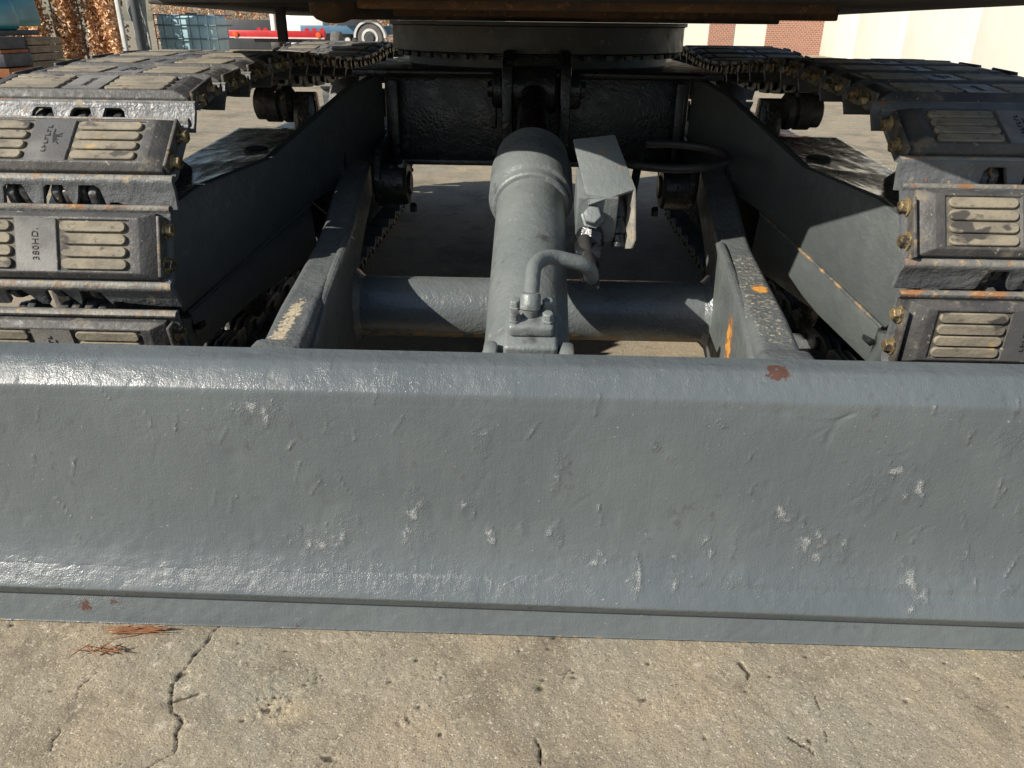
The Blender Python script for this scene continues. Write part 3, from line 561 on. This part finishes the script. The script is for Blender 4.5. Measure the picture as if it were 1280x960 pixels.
def pad_mesh():
    b = B(); zb, zs, zt = .0042, .016, .0275
    base = [(-.202, -.050), (.202, -.050), (.202, .061), (-.202, .061)]; xs = [-.176, -.160, -.036, .036, .160, .176]; ys = [-.041, -.037, .048, .052]
    v0 = b._v([(x, y, zb) for x, y in base]); v1 = b._v([(x, y, zs) for x, y in base])
    g = {(i, j): b.bm.verts.new((x, y, zt)) for i, x in enumerate(xs) for j, y in enumerate(ys)}
    b.bm.faces.new(v0)
    for k in range(4): b.bm.faces.new([v0[k], v0[(k+1) % 4], v1[(k+1) % 4], v1[k]])
    rim = [[g[i, 0] for i in range(6)], [g[5, j] for j in range(4)], [g[i, 3] for i in range(5, -1, -1)], [g[0, j] for j in range(3, -1, -1)]]
    for k in range(4): b.bm.faces.new([v1[k], v1[(k+1) % 4]]+rim[k][::-1])
    pk = []; cp = []
    for i in range(5):
        for j in range(3):
            f = b.bm.faces.new([g[i, j], g[i+1, j], g[i+1, j+1], g[i, j+1]])
            if j == 1 and i in (1, 3): pk.append(f)
            if i == 2 and j == 1: f.material_index = 1
    bmesh.ops.recalc_face_normals(b.bm, faces=b.bm.faces[:])
    for f in pk:
        f.material_index = 2
        r = bmesh.ops.inset_region(b.bm, faces=[f], thickness=.0012, depth=-.0038)
    return b.mesh('rubber_pad', [M['rubber'], M['panel'], M['pocket']], .0016, 2, 20)
def tread_mesh():
    b = B()
    for k in range(4):
        y = .0055+(k-1.5)*.0208; w = .0086; x0, x1 = -.056+w, .056-w; pts = []
        for a in range(7): t = math.pi/2+math.pi*a/6; pts.append((x0+w*math.cos(t), y+w*math.sin(t), 0))
        for a in range(7): t = -math.pi/2+math.pi*a/6; pts.append((x1+w*math.cos(t), y+w*math.sin(t), 0))
        b.prism(pts, (0, 0, .0068))
    return b.mesh('tread_ribs', M['tread'], .0012, 1, 60)
def endplate_mesh():
    b = B(); b.box((0, .005, .004), (.006, .102, .034)); b.box((-.006, .005, -.010), (.016, .102, .006)); return b.mesh('end_plate', M['endplate'], .002)
def bolt_mesh():
    b = B(); b.lathe((0, 0, 0), (1, 0, 0), [(0, .0145), (.003, .0145), (.003, .0115), (.0125, .0115), (.0145, .009)], 6); b.lathe((0, 0, 0), (1, 0, 0), [(0, .0158), (.0032, .0158)], 20); return b.mesh('bolt', M['bolt'], .0006)
def link_mesh():
    b = B()
    for x, off in ((-.072, 0), (-.052, .5), (.052, .5), (.072, 0), (.006, .25), (.026, .25)):
        pts = []
        for (y, z) in [(-.082, -.050), (-.086, -.030), (-.078, -.012), (-.06, -.008), (.045, -.008), (.060, -.014), (.066, -.034), (.058, -.054), (.03, -.066), (-.05, -.066)]: pts.append((x-.007, y+off*.012, z))
        b.prism(pts, (.015, 0, 0))
    b.lathe((-.09, .0, -.040), (1, 0, 0), [(0, .017), (.18, .017)], 12)
    return b.mesh('chain_link', M['link'], .003, 2)
def text_mesh():
    cu = bpy.data.curves.new('t', 'FONT'); cu.body = '380HD.'; cu.size = .0155; cu.align_x = 'CENTER'; cu.align_y = 'CENTER'; cu.extrude = .0004; cu.space_character = 1.12
    o = bpy.data.objects.new('t', cu); COL.objects.link(o); bpy.context.view_layer.update()
    me = bpy.data.meshes.new_from_object(o.evaluated_get(bpy.context.evaluated_depsgraph_get())); bpy.data.objects.remove(o); me.name = 'moulded_lettering'
    me.materials.clear(); me.materials.append(M['letter']); return me
def emblem_mesh():     # small worn moulded badge: a row of short strokes and a spread of rays
    b = B(); r = random.Random(4)
    for k in range(7): b.box((-.026+k*.0085, .006, 0), (.0022, .009*r.uniform(.6, 1), .0008)); b.box((-.024+k*.0085, .006+r.choice((-.003, 0, .003)), 0), (.006, .0016, .0008))
    for k in range(9):
        a = R(200+k*20); l = .011+.006*math.sin(k*1.7); b.box((.004+l*.6*math.cos(a), -.004+l*.6*math.sin(a), 0), (l, .0018, .0008), Matrix.Rotation(a, 3, 'Z'))
    return b.mesh('moulded_emblem', M['letter'])
EMBLEM = emblem_mesh(); KT = {-1: 1, 1: 0}
SHOE, PAD, TREAD, ENDP, BOLT, LINK, TEXT = shoe_mesh(), pad_mesh(), tread_mesh(), endplate_mesh(), bolt_mesh(), link_mesh(), text_mesh()
# closed pitch line in (y, z)
IC = (1.585, .365); SC = (3.70, .385); RP = .285
def path_points():
    P = []
    for k in range(0, 61): a = R(-90-180*k/60); P.append((IC[0]+RP*math.cos(a), IC[1]+RP*math.sin(a)))     # bottom -> front -> top
    top = [(1.585, .650), (1.85, .668), (2.15, .677), (2.45, .662), (2.80, .640), (3.15, .640), (3.45, .662), (3.70, .670)]
    P += [tuple(q) for q in spline(top, 80)[1:]]
    for k in range(1, 61): a = R(90-180*k/60); P.append((SC[0]+RP*math.cos(a), SC[1]+RP*math.sin(a)))
    P += [tuple(q) for q in spline([(3.70, .10), (3.5, .082), (2.6, .08), (1.8, .08), (1.585, .08)], 40)[1:]]
    return np.array(P)
PATH = path_points(); dcum = np.r_[0, np.cumsum(np.hypot(*np.diff(PATH, axis=0).T))]; LEN = dcum[-1]; NSH = int(round(LEN/PITCH)); PT = LEN/NSH
def on_path(s):
    s = s % LEN; i = min(np.searchsorted(dcum, s, 'right')-1, len(PATH)-2); t = (s-dcum[i])/(dcum[i+1]-dcum[i]); p = PATH[i]*(1-t)+PATH[i+1]*t; return p
def crawler(sx, phase, label):
    T = thing('crawler_track', label, 'crawler track', (sx*.835, 1.585, 0), 'crawler tracks of the machine'); base = T.location
    for k in range(NSH):
        s = k*PT+phase; p = on_path(s); q0 = on_path(s-PT*.42); q1 = on_path(s+PT*.42); d = (q1-q0)/np.hypot(*(q1-q0))
        n = np.array([-d[1], d[0]])                       # outward (left of travel: bottom->front->top travel is clockwise seen from +X)
        if np.dot(n, p-np.array([2.6, .36])) < 0: n = -n
        if abs(p[0]-2.6) < 1.0: n = np.array([-d[1], d[0]])*(1 if (p[1] > .36) == (d[0] > 0) else -1)
        Yv = Vector((0, d[0], d[1])); Zv = Vector((0, n[0], n[1])); Xv = Yv.cross(Zv)
        jit = random.uniform(-.0015, .0015); o3 = Vector((sx*.835+jit, p[0], p[1]))+Zv*.048
        mt = Matrix(((Xv.x, Yv.x, Zv.x, o3.x-base.x), (Xv.y, Yv.y, Zv.y, o3.y-base.y), (Xv.z, Yv.z, Zv.z, o3.z-base.z), (0, 0, 0, 1)))
        flip = 1 if Xv.x > 0 else -1
        sh = link('track_shoe', SHOE, T, mtx=mt); link('chain_link', LINK, T, mtx=mt)
        link('rubber_pad', PAD, sh)
        inner = -sx*flip
        visible = p[1] > .22 and p[0] < 3.6
        for e in ((inner,) if not visible else (-1, 1)):
            rot = Matrix.Rotation(0 if e > 0 else math.pi, 4, 'Z')
            link('end_plate', ENDP, sh, mtx=Matrix.Translation((e*.2085, 0, .006)) @ rot)
            for y in (-.024, .034): link('bolt', BOLT, sh, mtx=Matrix.Translation((e*.2115, y, .006)) @ rot @ Matrix.Rotation(random.uniform(0, 1), 4, 'X'))
        if visible:
            for e in (-1, 1): link('tread_ribs', TREAD, sh, mtx=Matrix.Translation((e*.098, 0, .0224)))
            tx = link('moulded_lettering' if k % 2 == KT[sx] else 'moulded_emblem', TEXT if k % 2 == KT[sx] else EMBLEM, sh, mtx=Matrix.Translation((.0, .006, .0279)) @ Matrix.Rotation(R(90 if flip > 0 else -90), 4, 'Z'))
    b = B(); b.lathe((sx*.745, IC[0], IC[1]), (sx, 0, 0), [(0, .09), (0, .20), (.02, .215), (.06, .235), (.065, .25), (.115, .25), (.12, .235), (.16, .215), (.18, .20), (.18, .09)], 48); add('idler_wheel', b, M['link'], T, sharp=25)
    b = B(); b.lathe((sx*.775, SC[0], SC[1]), (sx, 0, 0), [(0, .10), (0, .245), (.04, .26), (.08, .26), (.12, .245), (.12, .10)], 42); add('sprocket', b, M['link'], T, sharp=25)
    for y in (2.0, 2.42, 2.84, 3.26):
        b = B(); b.lathe((sx*.745, y, .155), (sx, 0, 0), [(0, .05), (.01, .075), (.03, .075), (.032, .062), (.148, .062), (.15, .075), (.17, .075), (.18, .05)], 24); add('track_roller', b, M['grease'], T, sharp=30)
PHL, PHR = .086, -.012
crawler(-1, PHL, 'crawler track with sunlit rubber pads, on the side of the brown hedge')
crawler(1, PHR, 'crawler track with a shaded top run, on the side of the white wall')

# ------------------------------------------------------------------ upper structure
UP = thing('upper_structure', 'dark grimy underside of the slewing upper body above the tracks', 'machine body', (0, 2.6, .82))
b = B(); b.lathe((0, 2.6, .752), (0, 0, 1), [(0, .435), (.003, .442), (.066, .442), (.069, .45), (.078, .45)], 96); add('turntable', b, M['turntable'], UP, sharp=30)
plan = [(-.36, 1.34), (-.325, 1.33), (-.205, 1.245), (-.18, 1.205), (-.10, 1.24), (.055, 1.30), (.23, 1.20), (.42, 1.10), (.74, 1.03), (.86, 1.9), (1.04, 3.0), (.85, 3.72), (.35, 3.88), (-.35, 3.88), (-.80, 3.72), (-.98, 3.2), (-.93, 2.4), (-.88, 1.95), (-.70, 1.50)]
b = B(); b.prism([(x, y, .862) for x, y in plan], (0, 0, .42)); add('body_shell', b, M['upper'], UP, .015)
b = B(); b.prism([(-.55, 2.2, .8305), (.62, 2.2, .8305), (.62, 3.6, .8305), (-.55, 3.6, .8305)], (0, 0, .031)); add('floor_beam', b, M['upper'], UP, .003)
b = B(); b.box((.10, 1.55, .856), (.85, .05, .016)); add('rusty_rail', b, M['upperrust'], UP, .003)
b = B(); b.box((.18, 2.05, .851), (1.05, .06, .024)); add('rusty_rail', b, M['upperrust'], UP, .004)
b = B(); b.lathe((-.43, 1.78, .862), (0, 0, -1), [(0, .05), (.02, .048), (.032, .036), (.038, .02), (.040, .0)], 24); add('drain_plug', b, M['upperrust'], UP, sharp=60)
b = B(); b.box((-.585, 1.92, .825), (.022, .012, .085)); add('strap', b, M['black'], UP, .002)
b = B(); b.hexa([(-.90, 1.95, .858), (-.50, 1.9, .852), (-.50, 3.5, .838), (-.97, 3.3, .842), (-.90, 1.95, .87), (-.50, 1.9, .87), (-.50, 3.5, .87), (-.95, 3.3, .87)]); add('side_skirt', b, M['upper'], UP, .003)

# ------------------------------------------------------------------ background
def bldg():
    W = thing('warehouse_wall', 'white rendered warehouse wall with red brick piers behind the track', 'wall', (9, 26, 0))
    for k in range(5):
        y1 = 26.0-3.6*k; y0 = y1-3.595; x1 = 8.64-1.44*(26-y1)/18; x0 = 8.64-1.44*(26-y0)/18
        add('wall_panel', B().prism([(x1+.3, y1, -.05), (x1, y1, -.05), (x0, y0, -.05), (x0+.3, y0, -.05)], (0, 0, 4.4)), M['render'], W, .02)
    add('wall_back', B().prism([(8.98, 26.0, -.05), (8.76, 26.0, -.05), (7.32, 8.0, -.05), (7.55, 8.0, -.05)], (0, 0, 4.35)), M['render'], W)
    for x0, x1, n, m in ((6.93, 8.62, 'brick_pier', 'brick'), (5.95, 6.93, 'wall_panel', 'render'), (5.2, 5.95, 'brick_pier', 'brick'), (3.6, 5.2, 'wall_panel', 'render'), (-1, 3.6, 'brick_pier', 'brick')):
        add(n, B().box(((x0+x1)/2, 26, 2.0), (x1-x0, .3 if m == 'brick' else .24, 4.6)), M[m], W)
bldg()
def leaves(n, fn, size, seed):
    r = np.random.default_rng(seed); P = fn(r, n); a = r.normal(size=(n, 3)); a /= np.linalg.norm(a, axis=1)[:, None]; c = r.normal(size=(n, 3)); bb = np.cross(a, c); bb /= np.linalg.norm(bb, axis=1)[:, None]
    s = size*r.uniform(.6, 1.3, n)[:, None]; V = np.stack([P-a*s, P+bb*s*.55, P+a*s, P-bb*s*.55], 1).reshape(-1, 3)
    me = bpy.data.meshes.new('leaves'); me.from_pydata(V.tolist(), [], np.arange(4*n).reshape(n, 4).tolist()); me.materials.append(M['leaf']); return me
def hedge(label, x0, x1, y, z1, th, n, seed, gaps=()):
    H = thing('beech_hedge', label, 'hedge', ((x0+x1)/2, y, 0))
    def fn(r, n):
        x = r.uniform(x0, x1, n); z = r.uniform(.02, z1, n); d = np.abs(r.normal(0, th*.4, n)); bul = .12*np.sin(x*5.1)+.08*np.sin(x*11+z*3)
        yy = y-th/2+d+bul
        for g0, g1 in gaps: yy = np.where((x > g0) & (x < g1), yy+.45, yy)
        return np.stack([x, yy, z], -1)
    o = link('foliage', leaves(n, fn, .038, seed), H); o['kind'] = 'stuff'
    b = B()
    for k in range(int((x1-x0)/.22)):
        x = x0+.1+k*.22; b.tube([(x, y+.1, 0), (x+random.uniform(-.05, .05), y+.1, z1*.9)], [.02, .006], 6)
    o = add('stems', b, M['wood'], H); o['kind'] = 'stuff'
hedge('brown dry-leaved beech hedge behind the sunlit track', -9.4, -6.55, 13.3, 2.2, .5, 34000, 3, gaps=((-7.75, -7.52), (-7.34, -7.12)))
hedge('brown hedge far behind the plastic tote', -12.5, -3.0, 27.5, 1.75, .6, 20000, 5)
# fence post, membrane roll, dark pole
o = add('fence_post', B().box((-6.45, 12.95, .75), (.06, .07, 1.5)), M['guard'], None, .008); tag(o, 'white post at the end of the brown hedge', 'post')
b = B(); pts = [(-6.30+.02*math.sin(k*1.15), 13.0+.05*math.sin(k*2.1), .02+k*.16) for k in range(10)]
V = np.array([[(-6.30+.24*i/8+.012*math.sin(j*1.7+i), 13.0+.05*math.sin(i*1.9+j*.8), .02+j*.15) for i in range(9)] for j in range(11)])
me = grid_mesh('plastic_sheet', V, [M['mat']]); o = link('plastic_sheet', me); sm = o.modifiers.new('thick', 'SOLIDIFY'); sm.thickness = .02; tag(o, 'crumpled grey plastic sheet hanging beside the white post', 'sheet')
o = add('dark_pole', B().lathe((-6.02, 12.6, 0), (0, 0, 1), [(0, .07), (1.6, .06)], 12), M['dark']); tag(o, 'dark pole between grey sheet and plastic tote', 'pole')
# IBC tote
T = thing('plastic_tote', 'pale blue caged plastic liquid tote behind the track', 'tote', (-5.66, 13.5, 0))
add('tank', B().box((-5.70, 13.84, .50), (.93, .62, .72)), M['ibc'], T, .05, seg=3)
add('pallet', B().box((-5.66, 13.84, .07), (1.0, .7, .12)), M['wood'], T, .01)
for z in (.30, .52, .72, .868):
    add('cage_bar', B().tube([(-6.17, 13.49, z), (-5.17, 13.49, z)], .011, 8), M['cage'], T)
    for x in (-6.17, -5.17): add('cage_bar', B().tube([(x, 13.49, z), (x, 14.19, z)], .011, 8), M['cage'], T)
for k in range(8): add('cage_upright', B().tube([(-6.17+k/7, 13.475, .13), (-6.17+k/7, 13.475, .875)], .009, 8), M['cage'], T)
add('fill_cap', B().lathe((-5.7, 13.84, .86), (0, 0, 1), [(0, .09), (.04, .09)], 20), M['dark'], T)
# red trailer tail
T = thing('red_trailer', 'red trailer tail beam with two amber lamps', 'trailer', (-5.9, 19, 0))
add('tail_beam', B().box((-5.94, 19.1, .50), (2.2, .12, .17)), M['red'], T, .01)
add('reflector_strip', B().box((-5.94, 19.035, .435), (2.18, .012, .03)), M['pink'], T)
add('chassis', B().box((-5.94, 20.6, .42), (1.1, 3.0, .16)), M['beam'], T, .01)
for x in (-6.88, -4.98):
    add('tail_lamp', B().lathe((x, 19.04, .50), (0, -1, 0), [(0, .062), (.03, .058), (.035, .04)], 16), M['lamp'], T)
for x in (-6.35, -6.2, -5.25, -5.08, -4.9): add('lashing_ring', B().lathe((x, 19.08, .60), (0, 1, 0), [(0, .05), (.03, .05)], 12), M['red'], T)
for x in (-6.7, -5.2): add('wheel', B().lathe((x, 21.2, .28), (1, 0, 0), [(0, .14), (0, .26), (.03, .28), (.2, .28), (.23, .26), (.23, .14)], 24), M['tyre'], T)
# blue trailer with wheel and pale mudguard
T = thing('blue_trailer', 'blue low trailer with a grey wheel under a pale mudguard', 'trailer', (-5, 24, 0))
add('deck', B().box((-5.5, 24.3, .56), (2.6, .5, .22)), M['blue'], T, .01)
add('light_blue_floor', B().box((-4.95, 24.4, .93), (1.6, 1.6, .07)), M['sky_blue'], T, .01)
w = add('wheel', B().lathe((-4.75, 23.75, .37), (0, 1, 0), [(0, .16), (0, .34), (.03, .37), (.19, .37), (.22, .34), (.22, .16)], 32), M['tyre'], T)
link('rim', B().lathe((-4.75, 23.735, .37), (0, 1, 0), [(0, .17), (0, .23), (.02, .24), (.03, .17)], 28, close=False).mesh('rim', M['guard']), w)
link('hub', B().lathe((-4.75, 23.70, .37), (0, 1, 0), [(0, .08), (.0, .11), (.05, .13)], 20).mesh('hub', M['dark']), w)
pts = [(-4.75+.46*math.cos(a), .37+.46*math.sin(a)) for a in [math.pi*k/14 for k in range(15)]]+[(-4.75+.40*math.cos(a), .37+.40*math.sin(a)) for a in [math.pi*k/14 for k in range(14, -1, -1)]]
add('mudguard', B().prism([(x, 23.72, z) for x, z in pts], (0, .3, 0)), M['guard'], T)
for k in range(5): add('axle_part', B().lathe((-6.0+k*.2, 23.9, .30), (0, -1, 0), [(0, .07), (.15, .07)], 12), M['guard' if k % 2 else 'dark'], T)
add('headboard', B().box((-4.1, 24.4, .78), (.3, .5, .3)), M['guard'], T, .01)
o = add('white_crate', B().box((-6.75, 24.6, .52), (1.15, .8, .95)), M['white'], None, .02); tag(o, 'white box standing behind the red trailer', 'box')
o = add('dark_skip', B().box((-8.55, 25, .40), (1.9, 1.0, .80)), M['dark'], None, .02); tag(o, 'dark grey container left behind the red trailer', 'container')
T = thing('truck_cab', 'dark truck corner behind the blue trailer', 'truck', (-5.9, 27, 0))
add('cab', B().hexa([(-6.5, 27, .4), (-5.5, 27, .4), (-5.5, 28.5, .4), (-6.5, 28.5, .4), (-6.3, 27, 1.6), (-5.6, 27, 1.6), (-5.6, 28.5, 1.6), (-6.3, 28.5, 1.6)]), M['dark'], T, .05)
add('windscreen', B().box((-6.0, 26.985, 1.1), (.5, .02, .4)), M['blue'], T)
for x in (-6.3, -5.7): add('wheel', B().lathe((x, 27.5, .4), (1, 0, 0), [(0, .2), (0, .4), (.2, .4), (.2, .2)], 20), M['tyre'], T)
for i, x in enumerate((-7.62, -7.38)):
    o = add('timber_post', B().box((x, 24.2, .6), (.12, .12, 1.2)), M['wood' if i else 'white'], None, .01); tag(o, ('pale post' if i == 0 else 'brown timber post')+' standing behind the red trailer', 'post')
# teal machines on stacks
def teal(x, y, z, label, w, h):
    T = thing('teal_machine_cover', label, 'machine cover', (x, y, z))
    me = B().hexa([(x-w/2, y, z+.05), (x+w/2, y, z), (x+w/2, y+.7, z), (x-w/2, y+.7, z+.05), (x-w/2, y+.05, z+h), (x+w/2-.06, y+.05, z+h), (x+w/2-.06, y+.7, z+h), (x-w/2, y+.7, z+h)]).mesh('cover', M['teal'], .10, 5)
    link('cover', me, T)
    add('label_strip', B().box((x-.02, y-.002, z+h*.55), (w*.5, .02, .05)), M['pink'], T, .002)
    add('handle', B().box((x+w*.05, y-.002, z+h*.28), (.05, .02, .04)), M['black'], T, .004)
teal(-6.20, 9.0, .665, 'teal rounded machine cover at the picture edge, on the beam stack', .46, .36)
teal(-6.50, 9.9, .70, 'teal rounded machine cover further back, beside the hedge', .50, .40)
for k, (z, h, m) in enumerate(((.12, .16, 'beam'), (.265, .09, 'rustbeam'), (.39, .13, 'beam'), (.475, .035, 'rustbeam'), (.56, .12, 'beam'))):
    o = add('steel_beam', B().box((-6.12, 9.0, z), (.92-.04*k, .5, h)), M[m], None, .008)
    tag(o, ['dark steel beam lowest of the stack by the picture edge', 'rust orange beam second from the ground in the stack', 'dark steel beam in the middle of the stack', 'thin rust orange flange fourth in the stack', 'dark beam topmost of the stack under the teal cover'][k], 'beam', 'stacked beams')
o = add('machine_plinth', B().box((-6.5, 9.35, .65), (1.0, 1.3, .055)), M['dark'], None, .01); tag(o, 'dark flat plate under the teal covers', 'plate')
for k in range(6):
    T = thing('wooden_pallet', 'weathered wooden pallet in the stack by the hedge, layer %s' % ['lowest', 'second', 'third', 'fourth', 'fifth', 'topmost'][k], 'pallet', (-6.1, 9.6, .10+k*.085), 'stacked pallets')
    add('deck_board', B().box((-6.12, 9.75, .165+k*.085), (.62, .7, .022)), M['wood'], T, .003)
    for x in (-6.38, -6.12, -5.86): add('block', B().box((x, 9.75, .128+k*.085), (.09, .66, .052)), M['wood'], T, .003)
o = add('moss_bank', B().hexa([(-7.6, 10.5, 0), (-6.2, 10.5, 0), (-6.9, 13, 0), (-8.3, 13, 0), (-7.5, 10.5, .10), (-6.3, 10.5, .05), (-7.0, 13, .2), (-8.2, 13, .25)]), M['moss']); o['kind'] = 'structure'
# ------------------------------------------------------------------ litter on the ground
def needles(label, cx, cy, n, ang, spread, ln, seed):
    r = random.Random(seed); b = B()
    for k in range(n):
        a = ang+r.uniform(-spread, spread); l = ln*r.uniform(.5, 1.1); x = cx+r.uniform(-.028, .028)*math.cos(ang); y = cy+r.uniform(-.006, .006); z = .002+r.uniform(0, .004)
        d = Vector((math.cos(a), math.sin(a), r.uniform(-.05, .12)))*l*.5; p = Vector((x, y, z)); q = Vector((-d.y, d.x, 0))*r.uniform(-.15, .15)
        b.tube([p-d, p+q, p+d], [.0005, .0009, .0004], 5)
    o = add('pine_needles', b, M['needle']); tag(o, label, 'pine needles')
needles('long tuft of dry brown pine needles against the blade foot', -.578, .862, 26, .17, .25, .07, 1)
needles('short dry brown needle tuft, nearer the camera than the long one', -.613, .822, 18, .1, .9, .03, 2)
